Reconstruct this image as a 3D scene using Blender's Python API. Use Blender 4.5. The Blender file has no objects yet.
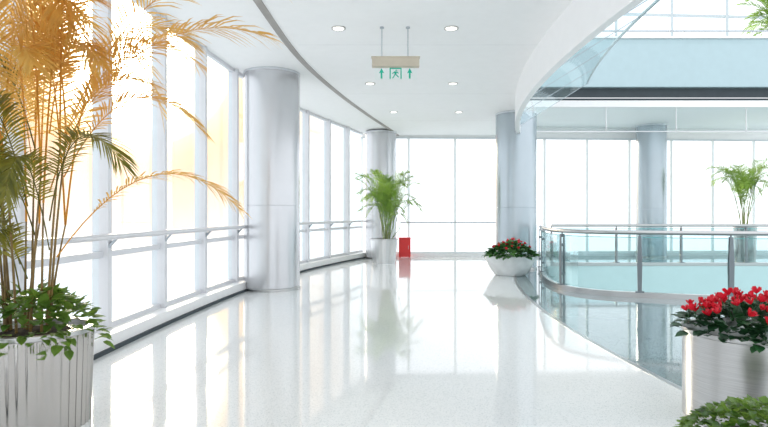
import bpy, math, random
from mathutils import Vector, Matrix
random.seed(7)
scene = bpy.context.scene
COL = scene.collection
scene.view_settings.view_transform = 'Standard'
UP = Vector((0, 0, 1))

# ------------------------------------------------------------------ materials
def new_mat(name):
    m = bpy.data.materials.new(name); m.use_nodes = True
    nt = m.node_tree
    return m, nt, nt.nodes["Principled BSDF"]

def setp(b, **k):
    for key, v in k.items():
        key = key.replace('_', ' ')
        if key in b.inputs:
            b.inputs[key].default_value = v

def simple(name, col, rough=.5, metal=0., var=.06, scale=6., bump=0., stretch=(1, 1, 1), trans=0., **kw):
    m, nt, b = new_mat(name)
    setp(b, Roughness=rough, Metallic=metal, **kw)
    tc = nt.nodes.new('ShaderNodeTexCoord')
    mp = nt.nodes.new('ShaderNodeMapping'); mp.inputs['Scale'].default_value = stretch
    n = nt.nodes.new('ShaderNodeTexNoise'); n.inputs['Scale'].default_value = scale
    n.inputs['Detail'].default_value = 4
    r = nt.nodes.new('ShaderNodeValToRGB')
    r.color_ramp.elements[0].position = .3; r.color_ramp.elements[1].position = .7
    lo = [max(0, c * (1 - var)) for c in col]; hi = [min(1, c * (1 + var)) for c in col]
    r.color_ramp.elements[0].color = (*lo, 1); r.color_ramp.elements[1].color = (*hi, 1)
    nt.links.new(tc.outputs['Object'], mp.inputs['Vector'])
    nt.links.new(mp.outputs[0], n.inputs['Vector'])
    nt.links.new(n.outputs['Fac'], r.inputs['Fac'])
    nt.links.new(r.outputs[0], b.inputs['Base Color'])
    if bump:
        bp = nt.nodes.new('ShaderNodeBump'); bp.inputs['Strength'].default_value = bump
        bp.inputs['Distance'].default_value = .01
        nt.links.new(n.outputs['Fac'], bp.inputs['Height'])
        nt.links.new(bp.outputs[0], b.inputs['Normal'])
    if trans:
        out = nt.nodes["Material Output"]
        t = nt.nodes.new('ShaderNodeBsdfTranslucent'); nt.links.new(r.outputs[0], t.inputs[0])
        mx = nt.nodes.new('ShaderNodeMixShader'); mx.inputs[0].default_value = trans
        nt.links.new(b.outputs[0], mx.inputs[1]); nt.links.new(t.outputs[0], mx.inputs[2])
        nt.links.new(mx.outputs[0], out.inputs[0])
    return m

def terrazzo(name, base, fleck, rough, scale=90, amount=.12, spec=.6, dark=None):
    m, nt, b = new_mat(name)
    setp(b, Roughness=rough); b.inputs['Specular IOR Level'].default_value = spec
    tc = nt.nodes.new('ShaderNodeTexCoord')
    v = nt.nodes.new('ShaderNodeTexVoronoi'); v.inputs['Scale'].default_value = scale
    nt.links.new(tc.outputs['Object'], v.inputs['Vector'])
    sep = nt.nodes.new('ShaderNodeSeparateColor'); nt.links.new(v.outputs['Color'], sep.inputs[0])
    r = nt.nodes.new('ShaderNodeValToRGB'); r.color_ramp.interpolation = 'CONSTANT'
    r.color_ramp.elements[0].color = (*fleck, 1)
    r.color_ramp.elements[1].position = amount; r.color_ramp.elements[1].color = (*base, 1)
    e = r.color_ramp.elements.new(1 - amount); e.color = (*[min(1, c * 1.06) for c in base], 1)
    nt.links.new(sep.outputs[0], r.inputs['Fac'])
    n = nt.nodes.new('ShaderNodeTexNoise'); n.inputs['Scale'].default_value = .6
    nt.links.new(tc.outputs['Object'], n.inputs['Vector'])
    mx = nt.nodes.new('ShaderNodeMixRGB'); mx.blend_type = 'MULTIPLY'; mx.inputs[0].default_value = .06
    nt.links.new(r.outputs[0], mx.inputs[1]); nt.links.new(n.outputs['Fac'], mx.inputs[2])
    nt.links.new(mx.outputs[0], b.inputs['Base Color'])
    return m

def glass(name, tint, refl=.5):
    m = bpy.data.materials.new(name); m.use_nodes = True
    nt = m.node_tree; nt.nodes.clear()
    out = nt.nodes.new('ShaderNodeOutputMaterial')
    tr = nt.nodes.new('ShaderNodeBsdfTransparent'); tr.inputs[0].default_value = (*tint, 1)
    gl = nt.nodes.new('ShaderNodeBsdfGlossy'); gl.inputs['Roughness'].default_value = .02
    gl.inputs['Color'].default_value = (.9, 1, 1, 1)
    fr = nt.nodes.new('ShaderNodeFresnel'); fr.inputs['IOR'].default_value = 1.45
    mu = nt.nodes.new('ShaderNodeMath'); mu.operation = 'MULTIPLY'; mu.inputs[1].default_value = refl
    mx = nt.nodes.new('ShaderNodeMixShader')
    nt.links.new(fr.outputs[0], mu.inputs[0]); nt.links.new(mu.outputs[0], mx.inputs[0])
    nt.links.new(tr.outputs[0], mx.inputs[1]); nt.links.new(gl.outputs[0], mx.inputs[2])
    nt.links.new(mx.outputs[0], out.inputs[0])
    return m

def leafmat(name, c1, c2, trans=.45, tcol=None, rough=.4):
    m = bpy.data.materials.new(name); m.use_nodes = True
    nt = m.node_tree; b = nt.nodes["Principled BSDF"]; out = nt.nodes["Material Output"]
    setp(b, Roughness=rough)
    tc = nt.nodes.new('ShaderNodeTexCoord')
    n = nt.nodes.new('ShaderNodeTexNoise'); n.inputs['Scale'].default_value = 5
    nt.links.new(tc.outputs['Object'], n.inputs['Vector'])
    r = nt.nodes.new('ShaderNodeValToRGB')
    r.color_ramp.elements[0].position = .38; r.color_ramp.elements[1].position = .62
    r.color_ramp.elements[0].color = (*c1, 1); r.color_ramp.elements[1].color = (*c2, 1)
    nt.links.new(n.outputs['Fac'], r.inputs['Fac']); nt.links.new(r.outputs[0], b.inputs['Base Color'])
    t = nt.nodes.new('ShaderNodeBsdfTranslucent')
    if tcol: t.inputs[0].default_value = (*tcol, 1)
    else: nt.links.new(r.outputs[0], t.inputs[0])
    mx = nt.nodes.new('ShaderNodeMixShader'); mx.inputs[0].default_value = trans
    nt.links.new(b.outputs[0], mx.inputs[1]); nt.links.new(t.outputs[0], mx.inputs[2])
    nt.links.new(mx.outputs[0], out.inputs[0])
    return m

def emis(name, col, s):
    m, nt, b = new_mat(name)
    setp(b, Base_Color=(*col, 1))
    b.inputs['Emission Color'].default_value = (*col, 1); b.inputs['Emission Strength'].default_value = s
    return m

M_ceil = simple('painted_ceiling', (.925, .93, .93), .7, var=.012)
M_white = simple('white_panel', (.90, .90, .90), .4, var=.012)
M_floor = terrazzo('white_terrazzo', (.775, .79, .79), (.60, .635, .64), .06, 150, .14, .9)
M_dark = terrazzo('grey_terrazzo', (.20, .27, .285), (.09, .13, .14), .05, 120, .2, .9)
M_lower = simple('lower_floor_stone', (.55, .68, .69), .2)
M_aqua = simple('aqua_slab_edge', (.52, .67, .68), .3, var=.02)
M_mull = simple('mullion_paint', (.80, .81, .84), .45, var=.02, trans=.22)
M_mullb = simple('end_window_frame', (.80, .84, .86), .45, var=.02, trans=.45)
M_mullu = simple('grey_frame_paint', (.50, .56, .60), .45, var=.02)
M_col = simple('column_metal_panel', (.60, .61, .63), .25, .65, var=.02, scale=3)
M_colb = simple('column_blue_metal_panel', (.45, .51, .55), .26, .6, var=.02, scale=3)
M_colj = simple('column_joint', (.42, .46, .50), .4, .3)
M_coll = simple('column_collar', (.58, .61, .64), .4, .3)
M_steel = simple('brushed_steel', (.50, .50, .50), .28, 1., var=.12, scale=4, stretch=(1, 1, 60))
M_rail = simple('satin_rail', (.70, .70, .72), .3, .3, var=.03)
M_steeld = simple('dark_steel', (.20, .23, .25), .35, .5)
M_pot = simple('ribbed_aluminium', (.47, .45, .43), .18, 1., var=.05, scale=8, stretch=(1, 1, .2))
M_pots = simple('silver_pot', (.66, .67, .68), .28, .9, var=.04, scale=8, stretch=(1, 1, .2))
M_slot = simple('bronze_slot_diffuser', (.36, .34, .32), .6)
M_glass = glass('clear_window_glass', (.985, .99, .995), .35)
M_clear = glass('clear_guard_glass', (.91, .96, .965), .6)
M_upper = glass('upper_guard_glass', (.955, .98, .985), .12)
M_teal = glass('teal_guard_glass', (.84, .925, .935), .6)
M_tedge = simple('teal_glass_edge', (.10, .42, .42), .15)
M_fascia = simple('pale_blue_fascia', (.43, .56, .60), .4, var=.02)
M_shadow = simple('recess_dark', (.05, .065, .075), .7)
M_soil = simple('potting_soil', (.05, .035, .025), .95, bump=1, scale=40)
M_frond_w = leafmat('sun_tint_palm_leaf', (.22, .14, .02), (.48, .30, .055), .6, (1.0, .64, .20))  # warm sun glow painted into leaf colour and translucency
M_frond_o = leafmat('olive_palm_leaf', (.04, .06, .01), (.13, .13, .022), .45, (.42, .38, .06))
M_frond = leafmat('palm_leaf', (.045, .13, .022), (.17, .29, .045), .5, (.42, .62, .11))
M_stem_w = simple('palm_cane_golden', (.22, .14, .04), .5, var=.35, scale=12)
M_stem = simple('palm_cane_green', (.22, .26, .08), .5, var=.3, scale=12)
M_pothos = leafmat('trailing_leaf', (.03, .09, .012), (.12, .22, .03), .3, (.32, .5, .08))
M_cyc = leafmat('cyclamen_leaf', (.012, .05, .02), (.025, .10, .03), .2)
M_cyc2 = leafmat('bedding_leaf', (.03, .12, .03), (.09, .23, .05), .25)
M_red = leafmat('red_petal', (.50, .004, .02), (.75, .012, .04), .25, (.85, .02, .04))
M_redbox = simple('red_enamel', (.75, .03, .03), .35)
M_bowl = simple('white_glazed_bowl', (.84, .85, .85), .25)
M_beige = simple('sign_housing_beige', (.58, .52, .42), .5)
M_green = emis('sign_green', (.0, .36, .24), .2)
M_signg = glass('sign_acrylic', (.985, 1, .995), .25)
M_lamp = emis('lamp_lens', (1, .97, .9), 3)
M_grey = simple('lamp_trim_grey', (.52, .51, .49), .4, .3)

# ------------------------------------------------------------------ helpers
class MB:
    def __init__(s): s.v = []; s.f = []; s.m = []
    def add(s, vs, fs, mi=0):
        o = len(s.v); s.v += [tuple(p) for p in vs]
        for f in fs: s.f.append([i + o for i in f]); s.m.append(mi)
    def box(s, c, size, rot=0., mi=0):
        cx, cy, cz = c; a, b, d = size[0] / 2, size[1] / 2, size[2] / 2
        co, si = math.cos(rot), math.sin(rot); vs = []
        for z in (-d, d):
            for x, y in ((-a, -b), (a, -b), (a, b), (-a, b)):
                vs.append((cx + x * co - y * si, cy + x * si + y * co, cz + z))
        s.add(vs, [(3, 2, 1, 0), (4, 5, 6, 7), (0, 1, 5, 4), (1, 2, 6, 5), (2, 3, 7, 6), (3, 0, 4, 7)], mi)
    def tube(s, pts, r, seg=8, mi=0, caps=True):
        pts = [Vector(p) for p in pts]; n = len(pts)
        rs = r if isinstance(r, (list, tuple)) else [r] * n
        vs = []; fs = []
        for i, p in enumerate(pts):
            t = (pts[min(i + 1, n - 1)] - pts[max(i - 1, 0)]).normalized()
            ref = UP if abs(t.z) < .95 else Vector((1, 0, 0))
            a = t.cross(ref).normalized(); b = a.cross(t).normalized()
            for k in range(seg):
                th = 2 * math.pi * k / seg
                vs.append(p + a * math.cos(th) * rs[i] + b * math.sin(th) * rs[i])
        for i in range(n - 1):
            for k in range(seg):
                k2 = (k + 1) % seg
                fs.append((i * seg + k, i * seg + k2, (i + 1) * seg + k2, (i + 1) * seg + k))
        if caps:
            fs.append(tuple(range(seg))[::-1]); fs.append(tuple((n - 1) * seg + k for k in range(seg)))
        s.add(vs, fs, mi)
    def lathe(s, prof, c, seg=48, mi=0, rib=0, ribn=0, sx=1., sy=1.):
        vs = []; fs = []
        for (r, z) in prof:
            for k in range(seg):
                th = 2 * math.pi * k / seg
                rr = r * (1 + (rib * math.cos(ribn * th) if rib else 0))
                vs.append((c[0] + rr * math.cos(th) * sx, c[1] + rr * math.sin(th) * sy, c[2] + z))
        for i in range(len(prof) - 1):
            for k in range(seg):
                k2 = (k + 1) % seg
                fs.append((i * seg + k, i * seg + k2, (i + 1) * seg + k2, (i + 1) * seg + k))
        fs.append(tuple(range(seg))[::-1]); n = len(prof)
        fs.append(tuple((n - 1) * seg + k for k in range(seg)))
        s.add(vs, fs, mi)
    def obj(s, name, mats, smooth=False):
        me = bpy.data.meshes.new(name); me.from_pydata(s.v, [], s.f); me.update()
        if not isinstance(mats, (list, tuple)): mats = [mats]
        for m in mats: me.materials.append(m)
        for p, mi in zip(me.polygons, s.m): p.material_index = mi
        if smooth:
            me.shade_smooth() if hasattr(me, 'shade_smooth') else None
            if hasattr(me, 'set_sharp_from_angle'): me.set_sharp_from_angle(angle=math.radians(40))
        o = bpy.data.objects.new(name, me); COL.objects.link(o); return o

def struct(o, label, cat):
    o['kind'] = 'structure'; o['label'] = label; o['category'] = cat; return o

def thing(name, loc, label, cat, group=None):
    e = bpy.data.objects.new(name, None); e.location = loc; e.empty_display_size = .2
    COL.objects.link(e); e['label'] = label; e['category'] = cat
    if group: e['group'] = group
    return e

def part(o, e, label=None):
    o.parent = e; o.matrix_parent_inverse = Matrix.Translation(-Vector(e.location))
    if label: o['label'] = label
    return o

def catmull(P, n=12):
    P = [Vector(p) for p in P]; out = []
    Q = [P[0] * 2 - P[1]] + P + [P[-1] * 2 - P[-2]]
    for i in range(1, len(Q) - 2):
        for k in range(n):
            t = k / n
            a, b, c, d = Q[i - 1], Q[i], Q[i + 1], Q[i + 2]
            out.append(.5 * ((2 * b) + (c - a) * t + (2 * a - 5 * b + 4 * c - d) * t * t + (3 * b - a - 3 * c + d) * t ** 3))
    out.append(P[-1]); return out

def resample(P, step):
    L = [0]
    for a, b in zip(P, P[1:]): L.append(L[-1] + (b - a).length)
    n = max(1, round(L[-1] / step)); out = []; j = 0
    for k in range(n + 1):
        d = L[-1] * k / n
        while j < len(L) - 2 and L[j + 1] < d: j += 1
        seg = L[j + 1] - L[j]; out.append(P[j].lerp(P[j + 1], (d - L[j]) / seg if seg else 0))
    return out

def offset(P, d):
    out = []
    for i, p in enumerate(P):
        t = (P[min(i + 1, len(P) - 1)] - P[max(i - 1, 0)]).normalized()
        nrm = Vector((-t.y, t.x, 0)) if len(p) == 3 else Vector((-t.y, t.x))
        out.append(p + nrm * d)
    return out

def slab(name, outer, holes, z0, z1, mat):
    cu = bpy.data.curves.new(name, 'CURVE'); cu.dimensions = '2D'; cu.fill_mode = 'BOTH'
    cu.extrude = (z1 - z0) / 2
    for loop in [outer] + holes:
        sp = cu.splines.new('POLY'); sp.points.add(len(loop) - 1)
        for pt, q in zip(sp.points, loop): pt.co = (q[0], q[1], 0, 1)
        sp.use_cyclic_u = True
    tmp = bpy.data.objects.new(name + '_tmp', cu); COL.objects.link(tmp)
    bpy.context.view_layer.update()
    me = bpy.data.meshes.new_from_object(tmp.evaluated_get(bpy.context.evaluated_depsgraph_get()))
    bpy.data.objects.remove(tmp)
    for v in me.vertices: v.co.z += (z0 + z1) / 2
    me.materials.clear(); me.materials.append(mat)
    o = bpy.data.objects.new(name, me); COL.objects.link(o); return o

def strip(mb, P, w0, w1, z0, z1, mi=0):
    A = offset(P, w0); B = offset(P, w1); n = len(P); vs = []
    for a, b in zip(A, B):
        vs += [(a.x, a.y, z0), (b.x, b.y, z0), (b.x, b.y, z1), (a.x, a.y, z1)]
    fs = []
    for i in range(n - 1):
        o = i * 4; q = o + 4
        for k in range(4):
            k2 = (k + 1) % 4; fs.append((o + k, o + k2, q + k2, q + k))
    fs += [(3, 2, 1, 0), tuple((n - 1) * 4 + k for k in range(4))]
    mb.add(vs, fs, mi)

def V2(l): return [Vector((a, b, 0)) for a, b in l]

# ------------------------------------------------------------------ layout curves
kerb = catmull(V2([(-2.93, -1), (-2.93, 2.5), (-2.9, 5.5), (-2.8, 8), (-2.57, 10.6), (-2.05, 13.8), (-1.25, 16.5), (-.72, 18.0), (-.5, 18.75)]), 10)
glz = offset(kerb, .24)
back = V2([(-.75, 18.95), (4.0, 19.1), (16, 19.9)])
bx = lambda y: 2.35 + (y - 7) ** 2 / 52
arc = [Vector((bx(-1 + i * 15.5 / 40), -1 + i * 15.5 / 40, 0)) for i in range(41)]
ceil_edge = catmull(V2([(-1.58, -1), (-1.57, 4), (-1.52, 7), (-1.38, 9.6), (-.96, 12.3), (-.3, 15.4), (.3, 17.9), (.52, 18.98)]), 10)
CH = 4.1; WH = 4.05

# floors
outerW = [tuple(p[:2]) for p in glz] + [(-.75, 18.95), (4.0, 19.1), (3.43, 14.5)] + [tuple(p[:2]) for p in reversed(arc[:-1])]
fl = struct(slab('floor', outerW, [], -.5, 0, M_floor), 'polished white speckled terrazzo floor reflecting the windows', 'floor')
balp = catmull(V2([(3.98, 14.25), (3.72, 13.1), (3.45, 11.8), (3.42, 10.75), (3.75, 10.08), (4.42, 9.68), (5.75, 9.28), (7.3, 9.1), (9.5, 9.0), (12.5, 9.0), (16, 9.0)]), 10)
void = [tuple(p[:2]) for p in offset(balp, .07)] + [(16, 15.5), (4.6, 15.5), (4.15, 15.0)]
outerD = [tuple(p[:2]) for p in arc] + [(4.0, 19.1), (16.2, 19.9), (16.2, -1)]
struct(slab('floor', outerD, [void], -.5, 0, M_dark), 'glossy blue-grey terrazzo floor around the atrium opening', 'floor')
mb = MB(); mb.box((9, 11, -4.6), (22, 26, .2)); struct(mb.obj('floor', M_lower), 'pale stone floor of the storey below', 'floor')
mb = MB(); strip(mb, arc, -.03, .03, -.01, .002); struct(mb.obj('trim_1', M_steel), 'thin metal inlay strip between white and grey terrazzo', 'floor trim')

# ceilings
outerC = [tuple(p[:2]) for p in ceil_edge] + [(4.0, 19.1), (3.43, 14.5)] + [tuple(p[:2]) for p in reversed(arc[:-1])]
struct(slab('ceiling', outerC, [], CH, CH + .5, M_ceil), 'smooth white painted ceiling with recessed downlights', 'ceiling')
ring = [tuple(p[:2]) for p in glz] + [(-.75, 18.95), (.5, 18.98)] + [tuple(p[:2]) for p in reversed(offset(ceil_edge, .1))]
struct(slab('ceiling', ring, [], CH + .05, CH + .5, M_ceil), 'white perimeter soffit beside the curved glazing', 'ceiling')
mb = MB(); strip(mb, ceil_edge, 0, .1, CH - .012, CH + .2)
struct(mb.obj('trim_2', M_slot), 'curved bronze slot diffuser along the ceiling edge', 'ceiling trim')
mb = MB(); strip(mb, arc, -.10, 0, 3.50, 4.7)
struct(mb.obj('trim_3', M_white, True), 'curved white bulkhead along the atrium edge', 'bulkhead')
mb = MB()
for y in (5.2, 8.8, 12.4, 16):
    mb.box((bx(y) / 2 - .4, y, CH - .0005), (bx(y) + 1.9 - max(0, (y - 9) * .35), .008, .002))
struct(mb.obj('trim_4', simple('joint_grey', (.75, .76, .77), .8)), 'fine grey ceiling panel joints', 'ceiling trim')

# kerb
mb = MB(); strip(mb, kerb, 0, .3, 0, .17)
struct(mb.obj('baseboard_left', M_white), 'white kerb under the curved glazing', 'kerb')
mb = MB(); strip(mb, kerb, -.035, 0, 0, .04)
struct(mb.obj('trim_5', M_shadow), 'dark metal skirting line at the kerb foot', 'floor trim')
mb = MB(); strip(mb, back, -.16, 0, 0, .09)
struct(mb.obj('baseboard_back', M_white), 'low white kerb under the end windows', 'kerb')

# ------------------------------------------------------------------ windows
wn = 0
def bay(p, q, z0, z1, fin_in, fin_out, trans, label, w=.065, mat=None):
    global wn; wn += 1
    d = q - p; L = d.length; a = math.atan2(d.y, d.x); t = d / L; n = Vector((-t.y, t.x, 0))
    mb = MB()
    mb.box((*(p + n * (fin_out - fin_in) / 2).xy, (z0 + z1) / 2), (w, fin_in + fin_out, z1 - z0), a)
    m = (p + q) / 2
    for z, h, dep in trans:
        mb.box((m.x, m.y, z), (L - w, dep, h), a)
    mb.box((m.x, m.y, z0 + .03), (L - w, .08, .06), a); mb.box((m.x, m.y, z1 - .03), (L - w, .08, .06), a)
    o = struct(mb.obj('window_%d' % wn, mat or M_mull), label, 'window')
    g = MB(); g.box((m.x, m.y, (z0 + z1) / 2), (L - w, .012, z1 - z0 - .12), a)
    go = g.obj('glass_pane', M_glass); go.parent = o
    return o
gp = resample(glz, 1.42)
for p, q in zip(gp, gp[1:]):
    bay(p, q, .17, CH + .05, .10, .08, [(1.0, .07, .08)], 'tall glazed bay with pale mullion fin overlooking bright daylight', w=.08)
bk = resample([back[0], back[1]], 1.56); bk2 = resample([back[1], back[2]], 1.5)
for p, q in list(zip(bk, bk[1:])):
    bay(p, q, .09, WH, .02, .03, [], 'tall end-wall window with slim pale mullion', w=.08, mat=M_mullb)
for p, q in list(zip(bk2, bk2[1:])):
    bay(p, q, .09, WH, .02, .03, [], 'tall window of the gallery across the atrium', w=.08, mat=M_mullb)
up = resample([Vector((4, 19.1, 0)), Vector((16, 19.9, 0))], 2.0)
for p, q in zip(up, up[1:]):
    bay(p, q, 5.0, 11.0, .05, .06, [(8.35, .09, .06)], 'upper-storey window across the atrium', w=.11, mat=M_mullu)
mb = MB(); strip(mb, [back[1], back[2]], -.02, .2, WH, 5.0)
struct(mb.obj('wall_back', M_white), 'white band of wall above the gallery windows', 'wall')
mb = MB(); strip(mb, [back[0], back[1]], -.02, .2, WH, CH + .1)
struct(mb.obj('trim_10', M_white), 'white head trim over the end windows', 'window trim')

def rail_thing(path, h, label, brackets, low=None, mat=M_rail, r=.024):
    e = thing('handrail', (path[0].x, path[0].y, 0), label, 'handrail')
    mb = MB(); mb.tube([(p.x, p.y, h) for p in path], r, 10)
    part(mb.obj('rail', mat, True), e)
    for p, n in brackets:
        mb = MB()
        if low:
            a = math.atan2(n.y, n.x); t = Vector((-n.y, n.x, 0)) * .018
            tri = [(p, h - .02), (p + n * .03, h - .02), (p + n * .2, low - .04), (p + n * .2, low + .06), (p + n * .12, low + .03)]
            vs = [(*(q - t).xy, z) for q, z in tri] + [(*(q + t).xy, z) for q, z in tri]
            k = len(tri)
            mb.add(vs, [tuple(range(k)), tuple(range(2 * k - 1, k - 1, -1))] + [(i, (i + 1) % k, k + (i + 1) % k, k + i) for i in range(k)])
            part(mb.obj('bracket', M_colj), e, 'angled flat steel bracket')
        else:
            mb.tube([(p.x, p.y, h - .02), (p.x, p.y, h - .08), (*(p + n * .14).xy, h - .1)], .01, 6)
            part(mb.obj('bracket', M_steel), e)
    return e
rp = offset(kerb, .04); rs = resample(rp, 1.42)
br = []
for i, p in enumerate(rs[1:-1]):
    t = (rs[i + 2] - rs[i]).normalized(); br.append((p, Vector((-t.y, t.x, 0))))
rail_thing(rp, 1.2, 'long curved pale steel handrail with angled brackets along the glazing', br, low=1.02, r=.034)
bp = offset([Vector((-.1 + .65, 18.98, 0)), Vector((4.0, 19.1, 0))], -.14)
bs = resample(bp, 1.56); br = [(p, Vector((0, 1, 0))) for p in bs[1:-1]]
rail_thing(bp, 1.15, 'slim pale handrail across the end windows', br, r=.02, mat=M_colj)

# ------------------------------------------------------------------ columns
def column(x, y, r, h, label, zs, mat=M_colb):
    e = thing('column', (x, y, 0), label, 'column', 'round metal-clad columns')
    mb = MB(); prof = [(r, 0)]
    for z in zs:
        prof += [(r, z - .006), (r - .005, z - .003), (r - .005, z + .003), (r, z + .006)]
    prof += [(r, h)]
    mb.lathe(prof, (x, y, 0), 96)
    part(mb.obj('shaft', [mat], True), e)
    mb = MB(); mb.lathe([(r + .012, 0), (r + .012, .05), (r, .06)], (x, y, 0), 64); part(mb.obj('base_ring', M_steel, True), e, 'dark steel base ring')
    mb = MB(); mb.lathe([(r + .004, h - .04), (r + .006, h - .035), (r + .006, h - .002)], (x, y, 0), 64); part(mb.obj('collar', M_coll, True), e, 'grey shadow-gap collar')
column(-2.16, 10.8, .53, CH + .05, 'thick round column clad in satin silver metal beside the curved glazing', [1.6], M_col)
column(-.1, 18.25, .5, CH, 'round pale metal column behind a potted palm', [1.6], M_col)
column(3.5, 14.85, .53, CH, 'round blue-grey metal column at the atrium corner', [1.6])
column(8.95, 18.75, .47, 4.4, 'round grey metal column on the gallery across the atrium', [1.6])

# ------------------------------------------------------------------ far gallery storey
mb = MB(); mb.box((10, 15.44, -.55), (11.0, .08, 1.1)); struct(mb.obj('trim_6', M_aqua), 'pale aqua slab edge of the gallery floor', 'slab edge')
fc = [(3.9, 15.5), (16.2, 15.5), (16.2, 19.9), (4.0, 19.1)]
struct(slab('ceiling', fc, [], 4.4, 4.58, M_ceil), 'white soffit above the gallery across the atrium', 'ceiling')
struct(slab('floor', [(3.9, 15.9), (16.2, 15.9), (16.2, 19.9), (4.0, 19.1)], [], 4.62, 5.0, M_white), 'upper gallery floor slab', 'floor')
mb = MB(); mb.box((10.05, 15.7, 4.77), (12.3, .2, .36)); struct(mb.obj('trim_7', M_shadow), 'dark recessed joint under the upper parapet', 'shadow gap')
mb = MB(); mb.box((10.05, 15.5, 4.64), (12.3, .06, .03)); struct(mb.obj('trim_8', M_steel), 'thin metal line in the recess', 'trim')
mb = MB(); mb.box((10.05, 15.5, 5.6), (12.3, .16, 1.32)); struct(mb.obj('wall_upper', M_fascia), 'pale blue-grey parapet of the upper gallery', 'parapet')
mb = MB(); mb.box((10.05, 15.5, 6.29), (12.3, .3, .05)); struct(mb.obj('trim_9', M_white), 'white coping on the upper parapet', 'coping')
for i in range(6):
    x = 5.2 + i * 1.95
    e = thing('smoke_screen', (x, 15.6, 4.4), 'hanging clear glass smoke screen under the upper slab', 'glass screen', 'glass smoke screens')
    mb = MB(); mb.box((x, 15.6, 4.07), (1.92, .012, .66)); part(mb.obj('glass_pane', M_upper), e)
    mb = MB(); mb.box((x, 15.6, 3.735), (1.92, .03, .02)); mb.box((x - .96, 15.6, 4.07), (.015, .02, .66)); part(mb.obj('edge_channel', M_rail), e)
e = thing('upper_handrail', (10, 15.5, 6.3), 'slim metal handrail on the upper parapet', 'handrail')
mb = MB(); mb.tube([(3.9, 15.5, 6.5), (16.2, 15.5, 6.5)], .025, 8); part(mb.obj('rail', M_colj, True), e)
for i in range(7):
    mb = MB(); mb.tube([(4.5 + i * 1.9, 15.5, 6.31), (4.5 + i * 1.9, 15.5, 6.5)], .015, 6); part(mb.obj('post', M_colj), e)

# leaning guard glass on the curved bulkhead
e = thing('glass_guard', (2.6, 7, 3.6), 'curved leaning clear glass guard fixed to the bulkhead', 'glass balustrade')
ys = [4.5 + i * 1.6 for i in range(7)]
low = lambda y: (bx(y) + .12, y, 3.68)
top = lambda y: (bx(y) + 1.8, y, 4.72)
for a, b in zip(ys, ys[1:]):
    mb = MB(); vs = []; n = 5
    for k in range(n + 1):
        y = a + .01 + (b - a - .02) * k / n
        for f in (low, top):
            p = f(y); vs += [p, (p[0] + .012, p[1], p[2])]
    fs = []
    for k in range(n):
        o = k * 4; q = o + 4
        fs += [(o, q, q + 2, o + 2), (o + 1, o + 3, q + 3, q + 1), (o, o + 1, q + 1, q), (o + 2, q + 2, q + 3, o + 3)]
    mb.add(vs, fs); part(mb.obj('glass_panel', M_upper), e)
    mb = MB(); mb.tube([low(b), top(b)], .008, 6); part(mb.obj('joint', M_colj), e)
mb = MB(); mb.tube([top(4.5 + i * 9.6 / 40) for i in range(41)], .026, 6); part(mb.obj('top_rail', simple('rail_blue_grey', (.34, .44, .48), .3, .2), True), e)

# ------------------------------------------------------------------ balustrades
def balustrade(path, posts, label, H=1.15, gm=M_teal, pw=1.):
    e = thing('glass_balustrade', (path[0].x, path[0].y, 0), label, 'balustrade')
    L = [0]
    for a, b in zip(path, path[1:]): L.append(L[-1] + (b - a).length)
    def at(d):
        for j in range(len(L) - 1):
            if L[j + 1] >= d: return path[j].lerp(path[j + 1], (d - L[j]) / (L[j + 1] - L[j]))
        return path[-1]
    mb = MB(); mb.tube([(p.x, p.y, H - .03) for p in path], .038, 12); part(mb.obj('handrail', M_steel, True), e)
    mb = MB(); strip(mb, path, -.05, .05, 0, .09); part(mb.obj('base_channel', M_steel), e)
    ds = []
    for q in posts:
        best = min(range(len(path)), key=lambda i: (path[i] - q).length); ds.append(L[best])
    for d in ds:
        p = at(d); t = (at(min(d + .1, L[-1])) - at(max(0, d - .1))).normalized(); a = math.atan2(t.y, t.x)
        n = Vector((t.y, -t.x, 0)); mb = MB()
        for s in (-.032, .032):
            c = p + n * s
            vs = []
            for (o, z) in ((-.03, .0), (-.04, .6), (-.022, 1.06), (.022, 1.06), (.04, .6), (.03, .0)):
                for w in (-.009, .009):
                    v = c + t * o * pw + n * w; vs.append((v.x, v.y, z))
            fs = [tuple(range(0, 12, 2)), tuple(range(11, 0, -2))]
            for k in range(6):
                k2 = (k + 1) % 6; fs.append((2 * k, 2 * k + 1, 2 * k2 + 1, 2 * k2))
            mb.add(vs, fs)
        for z in (.3, .85): mb.box((p.x, p.y, z), (.05, .06, .05), a)
        mb.tube([(p.x, p.y, 1.0), (p.x, p.y, 1.1)], .014, 8)
        mb.box((p.x, p.y, .095), (.14, .13, .02), a)
        part(mb.obj('post', M_steeld), e)
    for d0, d1 in zip(ds, ds[1:]):
        n = max(2, int((d1 - d0) / .2)); pts = [at(d0 + .045 + (d1 - d0 - .09) * k / n) for k in range(n + 1)]
        mb = MB(); strip(mb, pts, -.007, .007, .1, 1.03, 0); strip(mb, pts, -.008, .008, 1.03, 1.04, 1)
        part(mb.obj('glass_panel', [gm, M_tedge]), e)
balustrade(balp, V2([(3.98, 14.25), (3.72, 13.1), (3.42, 10.75), (4.42, 9.68), (5.75, 9.28), (7.3, 9.1), (9.5, 9), (11.5, 9), (13.5, 9), (16, 9)]),
           'curved glass balustrade with steel posts and round steel handrail', gm=M_clear)
farp = [Vector((4.65 + i * .3, 15.55, 0)) for i in range(39)]
balustrade(farp, [Vector((4.65 + i * 1.8, 15.55, 0)) for i in range(7)], 'straight teal glass balustrade on the gallery across the atrium', pw=.6)

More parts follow.
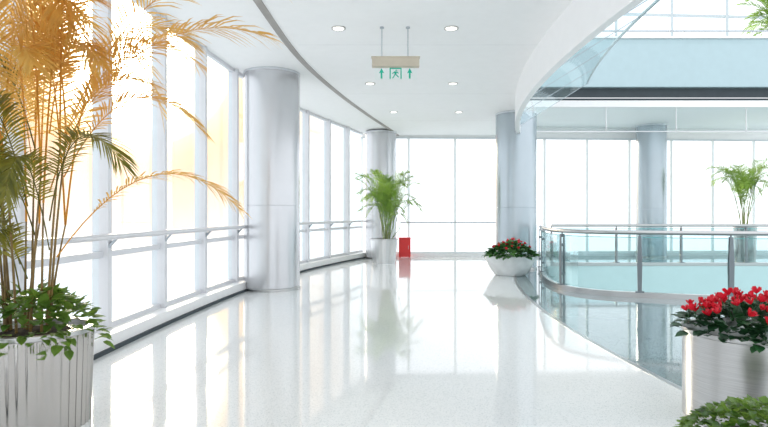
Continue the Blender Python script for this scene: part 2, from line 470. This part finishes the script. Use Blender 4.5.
# ------------------------------------------------------------------ downlights
def lamp_meshes():
    mb = MB(); mb.lathe([(.105, 0), (.105, -.012), (.08, -.012), (.075, -.002)], (0, 0, 0), 28)
    a = mb.obj('downlight', M_grey, True)
    mb = MB(); mb.lathe([(.074, -.004), (.074, -.012)], (0, 0, 0), 28); b = mb.obj('lens', M_lamp)
    return a, b
a, b = lamp_meshes(); first = True
for (x, y) in [(-.65, 8.0), (.96, 8.0), (-.28, 11.4), (1.4, 11.4), (.25, 14.6), (1.95, 14.6), (-.7, 4.8), (.8, 4.8)]:
    if first: o, l = a, b
    else: o, l = a.copy(), b.copy(); COL.objects.link(o); COL.objects.link(l)
    o.location = (x, y, CH); l.parent = o; first = False
    o['label'] = 'small round recessed downlight in the white ceiling'; o['category'] = 'downlight'; o['group'] = 'ceiling downlights'

# ------------------------------------------------------------------ exit sign
Y = 7.96
e = thing('exit_sign', (.165, Y, 3.6), 'hanging beige exit sign box with green arrows on clear panel', 'exit sign')
for x in (-.03, .34):
    mb = MB(); mb.tube([(x, Y, CH), (x, Y, 3.66)], .007, 8); mb.lathe([(.03, -.02), (.03, 0)], (x, Y, CH), 16)
    part(mb.obj('suspension_rod', M_colj), e)
mb = MB(); mb.box((.165, Y, 3.595), (.67, .1, .13)); mb.box((.165, Y, 3.665), (.69, .12, .012)); part(mb.obj('housing', M_beige), e, 'beige metal lamp housing')
mb = MB(); mb.box((.165, Y, 3.44), (.6, .012, .18)); part(mb.obj('panel', M_signg), e, 'clear acrylic panel')
mb = MB(); yy = Y - .012
def poly(pts, c, s):
    vs = [(c[0] + x * s, yy, c[1] + z * s) for x, z in pts] + [(c[0] + x * s, yy + .004, c[1] + z * s) for x, z in pts]
    n = len(pts); mb.add(vs, [tuple(range(n)), tuple(range(2 * n - 1, n - 1, -1))] + [(i, (i + 1) % n, n + (i + 1) % n, n + i) for i in range(n)])
for ax in (-.035, .365):
    poly([(-.5, 0), (0, 1), (.5, 0), (.17, .12), (.17, -1), (-.17, -1), (-.17, .12)], (ax, 3.44), .075)
gx, gz, s = .165, 3.44, .078
for pts in ([(-1.1, -1), (-.88, -1), (-.88, .8), (-1.1, 1)], [(-1.1, 1), (-.88, .8), (.88, .8), (1.1, 1)], [(1.1, 1), (.88, .8), (.88, -1), (1.1, -1)],
            [(-.1, .55), (.1, .7), (.3, .55), (.1, .4)], [(-.25, .35), (.2, .35), (.15, -.2), (-.2, -.2)],
            [(-.25, .35), (-.65, .0), (-.55, -.1), (-.2, .15)], [(.2, .35), (.6, .05), (.5, -.05), (.15, .15)],
            [(-.2, -.2), (.0, -.2), (-.45, -.95), (-.65, -.9)], [(-.02, -.2), (.16, -.2), (.6, -.6), (.5, -.8), (.3, -.6)]):
    poly(pts, (gx, gz), s)
part(mb.obj('green_symbols', M_green), e, 'green up arrows and running figure in a doorway')

# ------------------------------------------------------------------ plants
def bez(s, c, t, u): return s * (1 - u) ** 2 + c * 2 * u * (1 - u) + t * u * u

def frond_mesh(s, c, t, L=.34, n=26, w=.011, xmin=None, droop=.35, rr=.007):
    mb = MB(); s, c, t = Vector(s), Vector(c), Vector(t)
    pts = [bez(s, c, t, k / 14) for k in range(15)]
    mb.tube(pts, [rr * (1 - .75 * k / 14) for k in range(15)], 5)
    for i in range(n):
        u = .2 + .8 * i / (n - 1); p = bez(s, c, t, u)
        T = (bez(s, c, t, min(1, u + .02)) - bez(s, c, t, u - .02)).normalized()
        S = T.cross(UP)
        S = S.normalized() if S.length > .05 else Vector((1, 0, 0))
        N = S.cross(T).normalized()
        ll = L * (.35 + .65 * math.sin(math.pi * min(1, (u - .1) * 1.05))) * random.uniform(.8, 1.15)
        for sg in (-1, 1):
            d = (S * sg * (.95 - .35 * u) + T * (.55 + .6 * u) + N * random.uniform(0, .45) + Vector((random.uniform(-.1, .1), random.uniform(-.1, .1), 0))).normalized()
            wv = T.cross(d).cross(d).normalized()
            base = p; vs = []
            for k, (q, ww) in enumerate(((0, .4), (.3, 1), (.7, .8), (1, .05))):
                pos = base + d * ll * q - UP * droop * ll * q * q
                vs += [pos - wv * w * ww, pos + wv * w * ww]
            mb.add(vs, [(0, 1, 3, 2), (2, 3, 5, 4), (4, 5, 7, 6)])
    if xmin is not None: mb.v = [(max(x, xmin + random.random() * .01), y, z) for x, y, z in mb.v]
    return mb

def leaf(mb, p, d, up, size, wf=.42, curl=.25):
    d = d.normalized(); sd = d.cross(up)
    sd = sd.normalized() if sd.length > .01 else Vector((1, 0, 0)); n = sd.cross(d).normalized()
    prof = [(0, .05), (.15, .8), (.4, 1), (.7, .7), (1, .02)]; vs = []
    for q, ww in prof:
        c = p + d * size * q - n * curl * size * q * q
        vs += [c - sd * size * wf * ww + n * size * .08 * ww, c, c + sd * size * wf * ww + n * size * .08 * ww]
    fs = []
    for k in range(4):
        o = k * 3; fs += [(o, o + 1, o + 4, o + 3), (o + 1, o + 2, o + 5, o + 4)]
    mb.add(vs, fs)

def bushy(c, R, h, n, size, seed=1, overhang=.0, trail=0., wf=.42):
    mb = MB(); rnd = random.Random(seed)
    for i in range(n):
        a = rnd.uniform(0, 2 * math.pi); rr = math.sqrt(rnd.random())
        x, y = math.cos(a) * rr, math.sin(a) * rr
        z = h * (1 - rr * rr) * rnd.uniform(.5, 1)
        drop = trail * max(0, rr - .75) * 4 * rnd.random()
        p = Vector((c[0] + x * R * (1 + overhang * rr), c[1] + y * R * (1 + overhang * rr), c[2] + z - drop + .02))
        d = Vector((x + rnd.uniform(-.5, .5), y + rnd.uniform(-.5, .5), rnd.uniform(-.2, .7) - drop * 2))
        leaf(mb, p, d, Vector((rnd.uniform(-.3, .3), rnd.uniform(-.3, .3), 1)), size * rnd.uniform(.7, 1.2), wf)
    return mb

def flower_mesh(size):
    mb = MB()
    for k in range(5):
        a = 2 * math.pi * k / 5; r = Vector((math.cos(a), math.sin(a), 0)); t = Vector((-r.y, r.x, 0)); vs = []
        for q, ww, out in ((0, .25, .05), (.35, .8, .35), (.7, 1, .6), (1, .55, .75)):
            c = r * size * out * .8 + UP * size * q * .9
            vs += [c - t * size * .34 * ww + r * .1 * size * q, c - r * size * .04, c + t * size * .34 * ww + r * .1 * size * q]
        fs = []
        for i in range(3):
            o = i * 3; fs += [(o, o + 1, o + 4, o + 3), (o + 1, o + 2, o + 5, o + 4)]
        mb.add(vs, fs)
    mb.tube([(0, 0, -size * 1.8), (size * .1, 0, -size * .6), (0, 0, 0)], size * .05, 5, 1)
    return mb

def flowers(e, c, R, h, n, size, seed=2):
    rnd = random.Random(seed); o0 = None; mb = flower_mesh(size)
    for i in range(n):
        a = i * 2.39996 + rnd.uniform(-.3, .3); rr = math.sqrt((i + .5) / n)
        x, y = math.cos(a) * rr * R, math.sin(a) * rr * R; z = h * (1 - .6 * rr * rr) * rnd.uniform(.75, 1.15)
        if o0 is None: o0 = mb.obj('flower', [M_red, M_cyc], True); o = o0
        else: o = o0.copy(); COL.objects.link(o)
        o.parent = e
        o.location = Vector((c[0] + x, c[1] + y, c[2] + z)) - Vector(e.location)
        o.rotation_euler = (rnd.uniform(-.5, .5) - y / R * .4, rnd.uniform(-.5, .5) + x / R * .4, rnd.uniform(0, 6))
        s = rnd.uniform(.75, 1.2); o.scale = (s, s, s)

def ribbed_pot(e, x, y, r, h, rb=None, seg=288, ribn=36, rib=.006, pm=None):
    rb = rb or r
    mb = MB(); mb.lathe([(rb, 0), (rb, .02), (r, h - .03)], (x, y, 0), seg, rib=rib, ribn=ribn)
    part(mb.obj('pot', pm or M_pot, True), e, 'ribbed brushed aluminium pot')
    mb = MB(); mb.lathe([(r + .006, h - .035), (r + .012, h - .03), (r + .012, h), (r - .03, h), (r - .03, h - .05)], (x, y, 0), 64)
    part(mb.obj('rim', M_steel, True), e)
    mb = MB(); mb.lathe([(r - .035, h - .06), (r - .04, h - .035), (.02, h - .02)], (x, y, 0), 40)
    part(mb.obj('soil', M_soil), e)

def palm(x, y, ph, pr, prb, H, R, nf, nst, label, seed, mats=(M_frond, M_stem), L=.4, z0=0, custom=(), xmin=None, seg=160, fr=(.3, .62), w=.014, cane=.016, lowmat=None, droop=.35, rib=.006, zlow=.0, ribn=22, pm=None, spiky=0., lean=(.05, .28), sx=0.):
    random.seed(seed)
    e = thing('potted_palm', (x, y, z0), label, 'potted plant')
    ribbed_pot(e, x, y, pr, ph, prb, seg, ribn, rib, pm)
    if z0:
        for c in e.children:
            for v in c.data.vertices: v.co.z += z0
    ends = []; curves = []
    for i in range(nst):
        a = random.uniform(0, 6.28); r0 = random.uniform(.02, pr * .5)
        ln = random.uniform(*lean)
        s = Vector((x + sx + math.cos(a) * r0, y + math.sin(a) * r0, z0 + ph - .04))
        hh = z0 + ph + (H - ph) * random.uniform(fr[0], fr[1])
        t = Vector((x + sx + math.cos(a) * (r0 + ln * R), y + math.sin(a) * (r0 + ln * R), hh))
        if xmin is not None: t.x = max(t.x, xmin + .04)
        c = Vector((s.x * .7 + t.x * .3, s.y * .7 + t.y * .3, (s.z + t.z) / 2))
        mb = MB(); pts = [bez(s, c, t, k / 10) for k in range(11)]
        mb.tube(pts, [cane * (1 - .5 * k / 10) for k in range(11)], 7)
        part(mb.obj('cane', mats[1], True), e); ends.append((t, a)); curves.append((s, c, t))
    for i in range(nf):
        s, a0 = ends[i % len(ends)]
        if zlow and i % 2:
            s = bez(*curves[i % len(ends)], random.uniform(zlow, 1))
        a = a0 + random.uniform(-1.2, 1.2) if i % 3 else random.uniform(0, 6.28)
        rr = R * random.uniform(.4, 1.0)
        rise = (z0 + H - s.z)
        dx, dy = math.cos(a), math.sin(a)
        if spiky:
            tipz = s.z + rise * random.uniform(.25, .95) - rr * .15
            c = Vector((s.x + dx * rr * .4, s.y + dy * rr * .4, s.z + (tipz - s.z) * .5 + rise * random.uniform(.35, .6)))
        else:
            tipz = s.z + rise * random.uniform(.35, .95) - rr * .3
            c = Vector((s.x + dx * rr * .3, s.y + dy * rr * .3, s.z + rise * random.uniform(.85, 1.15)))
        t = Vector((s.x + dx * rr, s.y + dy * rr, tipz))
        m = mats[0]
        if lowmat and tipz < 2.1 + random.uniform(-.2, .4): m = lowmat  # low fronds stay olive, high ones keep the painted sun tint
        part(frond_mesh(s, c, t, L * random.uniform(.8, 1.1), 24 if spiky else 36, w, xmin, droop).obj('frond', m), e)
    for (s, c, t, l) in custom:
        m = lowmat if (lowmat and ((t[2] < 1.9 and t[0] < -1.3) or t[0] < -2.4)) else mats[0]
        part(frond_mesh(s, c, t, l, 60, w, xmin, droop, .005).obj('frond', m), e)
    return e

yp = 3.85
cust = [
    ((-2.25, yp, 1.15), (-1.60, yp, 2.08), (-1.00, yp - .05, 1.50), .24),
    ((-2.2, yp, 2.0), (-1.55, yp, 2.95), (-.80, yp, 2.66), .32),
    ((-2.15, yp, 2.1), (-1.5, yp - .2, 3.25), (-.75, yp - .2, 2.95), .36),
    ((-2.2, yp, 1.7), (-1.75, yp, 2.6), (-1.3, yp + .1, 2.05), .30),
    ((-2.2, yp, 1.8), (-1.85, yp, 2.95), (-1.25, yp - .1, 2.45), .32),
    ((-2.3, yp, 1.4), (-2.05, yp - .2, 2.3), (-1.65, yp - .3, 1.75), .26),
    ((-2.3, yp, 1.2), (-2.3, yp - .3, 2.2), (-2.2, yp - .6, 1.55), .26),
    ((-2.4, yp, 1.9), (-2.6, yp - .1, 2.9), (-2.75, yp - .3, 2.3), .30),
    ((-2.4, yp, 2.1), (-2.3, yp - .1, 3.1), (-1.9, yp - .2, 2.85), .32),
    ((-2.4, yp, 1.3), (-2.6, yp, 2.0), (-2.75, yp - .1, 1.6), .25),
    ((-2.1, yp, 2.2), (-1.9, yp + .3, 3.1), (-1.5, yp + .5, 2.75), .32),
    ((-2.45, yp, 1.5), (-2.55, yp - .2, 2.5), (-2.45, yp - .6, 2.0), .30),
    ((-2.4, yp, 1.7), (-2.4, yp - .3, 2.8), (-2.1, yp - .5, 2.35), .32),
    ((-2.45, yp, 1.0), (-2.65, yp - .1, 1.7), (-2.6, yp - .5, 1.35), .26),
    ((-2.5, yp, .9), (-2.55, yp - .1, 1.6), (-2.4, yp - .5, 1.2), .26),
    ((-2.5, yp, 1.1), (-2.7, yp - .1, 1.9), (-2.45, yp - .4, 1.65), .28),
    ((-2.5, yp, 1.3), (-2.5, yp - .3, 2.1), (-2.5, yp - .6, 1.8), .30),
    ((-2.5, yp, .8), (-2.7, yp - .2, 1.3), (-2.75, yp - .4, 1.0), .22),
    ((-2.3, yp, 2.0), (-2.2, yp, 2.9), (-1.8, yp - .3, 2.4), .32),
    ((-2.3, yp, 1.6), (-1.95, yp - .1, 2.5), (-1.55, yp - .2, 2.3), .30),
]
pl = palm(-2.40, 3.85, .67, .36, .34, 3.3, .78, 18, 14, 'tall areca palm with golden sun glow painted into its fronds in ribbed metal pot', 11,
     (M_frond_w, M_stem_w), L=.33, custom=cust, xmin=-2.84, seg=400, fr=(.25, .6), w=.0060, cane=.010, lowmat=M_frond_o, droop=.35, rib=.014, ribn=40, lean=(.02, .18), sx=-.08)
part(bushy((-2.40, 3.85, .66), .36, .26, 480, .085, 4, .18, .18, .36).obj('trailing_foliage', M_pothos), pl, 'glossy green trailing leaves over the rim')
p2 = palm(.0, 16.35, .72, .40, .33, 2.85, .88, 46, 11, 'lush green areca palm in tapered silver pot beside a column', 5, L=.32, seg=176, w=.010, fr=(.08, .45), zlow=.02, droop=.2, pm=M_pots, spiky=1, sx=.1)
p3 = palm(11.35, 17.6, 1.05, .32, .28, 3.45, 1.0, 34, 8, 'green palm in metal pot on the gallery across the atrium', 8, L=.34, seg=132, w=.010, fr=(.15, .45), zlow=.2, droop=.2, spiky=1)
p4 = palm(12.1, 17.0, .7, .32, .28, 3.3, 1.1, 36, 7, 'green palm standing on the upper gallery', 9, L=.36, seg=132, z0=5.0, w=.014, zlow=.2, droop=.15, spiky=1)

# near cyclamen planter
cx = 2.60
e = thing('flower_planter', (cx, 3.95, 0), 'brushed metal drum planter full of red cyclamen', 'flower planter')
mb = MB(); mb.lathe([(.44, 0), (.44, .62)], (cx, 3.95, 0), 128)
part(mb.obj('pot', M_steel, True), e, 'smooth brushed steel drum')
mb = MB(); mb.lathe([(.442, .60), (.452, .61), (.452, .635), (.41, .635), (.41, .57)], (cx, 3.95, 0), 96); part(mb.obj('rim', M_steel, True), e)
mb = MB(); mb.lathe([(.405, .57), (.405, .6), (.02, .615)], (cx, 3.95, 0), 40); part(mb.obj('soil', M_soil), e)
part(bushy((cx, 3.95, .62), .44, .17, 560, .08, 6, .10, .04).obj('foliage', M_cyc), e, 'dark green rounded leaves')
flowers(e, (cx, 3.95, .66), .42, .20, 80, .045)

# white bowl
e = thing('flower_planter', (2.98, 13.2, 0), 'white tapered bowl planter with red flowers beside a column', 'flower planter')
mb = MB(); mb.lathe([(.34, 0), (.37, .02), (.50, .2), (.59, .4), (.62, .46), (.57, .46), (.55, .38)], (2.98, 13.2, 0), 64, sy=.8)
part(mb.obj('bowl', M_bowl, True), e, 'white glazed bowl')
mb = MB(); mb.lathe([(.54, .36), (.54, .4), (.02, .42)], (2.98, 13.2, 0), 40, sy=.8); part(mb.obj('soil', M_soil), e)
part(bushy((2.98, 13.2, .44), .52, .32, 560, .12, 7, .12, .02).obj('foliage', M_cyc2), e, 'dense green leaves')
flowers(e, (2.98, 13.2, .49), .48, .32, 30, .05, 5)

# low shrub planter
e = thing('shrub_planter', (1.92, 2.80, 0), 'low round metal pot with dense green leafy shrub', 'potted plant')
mb = MB(); mb.lathe([(.22, 0), (.27, .02), (.32, .26), (.32, .28), (.29, .28), (.29, .24)], (1.92, 2.80, 0), 64); part(mb.obj('pot', M_steel, True), e)
mb = MB(); mb.lathe([(.285, .23), (.285, .25), (.02, .26)], (1.92, 2.80, 0), 32); part(mb.obj('soil', M_soil), e)
part(bushy((1.92, 2.80, .27), .39, .21, 1300, .04, 9, .05, .02, .5).obj('foliage', M_pothos), e, 'small bright green leaves')

# ------------------------------------------------------------------ extinguisher box
x, y = .68, 18.45
e = thing('fire_extinguisher_box', (x, y, 0), 'red enamel fire extinguisher box standing by the end window', 'fire extinguisher box')
mb = MB(); mb.box((x, y, .33), (.38, .24, .60)); mb.box((x - .15, y, .015), (.04, .22, .03)); mb.box((x + .15, y, .015), (.04, .22, .03)); part(mb.obj('body', M_redbox), e)
mb = MB(); mb.box((x, y, .645), (.40, .26, .03)); mb.box((x, y - .13, .655), (.1, .02, .02)); part(mb.obj('lid', M_redbox), e)
mb = MB(); mb.box((x, y - .125, .33), (.33, .012, .5)); part(mb.obj('door', M_redbox), e)
mb = MB(); mb.tube([(x + .12, y - .135, .28), (x + .12, y - .155, .30), (x + .12, y - .155, .38), (x + .12, y - .135, .40)], .006, 6); part(mb.obj('handle', M_steel), e)

# ------------------------------------------------------------------ world & lights
w = bpy.data.worlds.new('World'); scene.world = w; w.use_nodes = True
nt = w.node_tree; nt.nodes.clear()
out = nt.nodes.new('ShaderNodeOutputWorld'); bg = nt.nodes.new('ShaderNodeBackground')
tc = nt.nodes.new('ShaderNodeTexCoord')
sd = Vector((-249, 560, 163)).normalized()
dot = nt.nodes.new('ShaderNodeVectorMath'); dot.operation = 'DOT_PRODUCT'; dot.inputs[1].default_value = sd
nrm = nt.nodes.new('ShaderNodeVectorMath'); nrm.operation = 'NORMALIZE'
nt.links.new(tc.outputs['Generated'], nrm.inputs[0]); nt.links.new(nrm.outputs[0], dot.inputs[0])
r = nt.nodes.new('ShaderNodeValToRGB'); cr = r.color_ramp
cr.elements[0].position = .930; cr.elements[0].color = (.93, .965, 1.0, 1)
cr.elements[1].position = .970; cr.elements[1].color = (1.0, .70, .50, 1)
for pos, c in ((.983, (1.1, .66, .40)), (.990, (1.8, 1.25, .62)), (.995, (6, 5.4, 3.8)), (.998, (14, 13, 10))):
    q = cr.elements.new(pos); q.color = (*c, 1)
nt.links.new(dot.outputs['Value'], r.inputs['Fac']); nt.links.new(r.outputs[0], bg.inputs[0])
bg.inputs[1].default_value = 1.68
nt.links.new(bg.outputs[0], out.inputs[0])
sun = bpy.data.lights.new('sun', 'SUN'); sun.energy = 2.6; sun.angle = math.radians(14); sun.color = (1, .85, .66)
so = bpy.data.objects.new('sun', sun); COL.objects.link(so)
so.rotation_euler = (-sd).to_track_quat('-Z', 'Y').to_euler(); so.location = (-8, 16, 8)

cam = bpy.data.cameras.new('camera'); co = bpy.data.objects.new('camera', cam); COL.objects.link(co)
co.location = (0, 0, 1.45); co.rotation_euler = (math.radians(90), 0, 0)
cam.sensor_width = 36; cam.lens = 560 / 768 * 36; cam.clip_start = .05
scene.camera = co
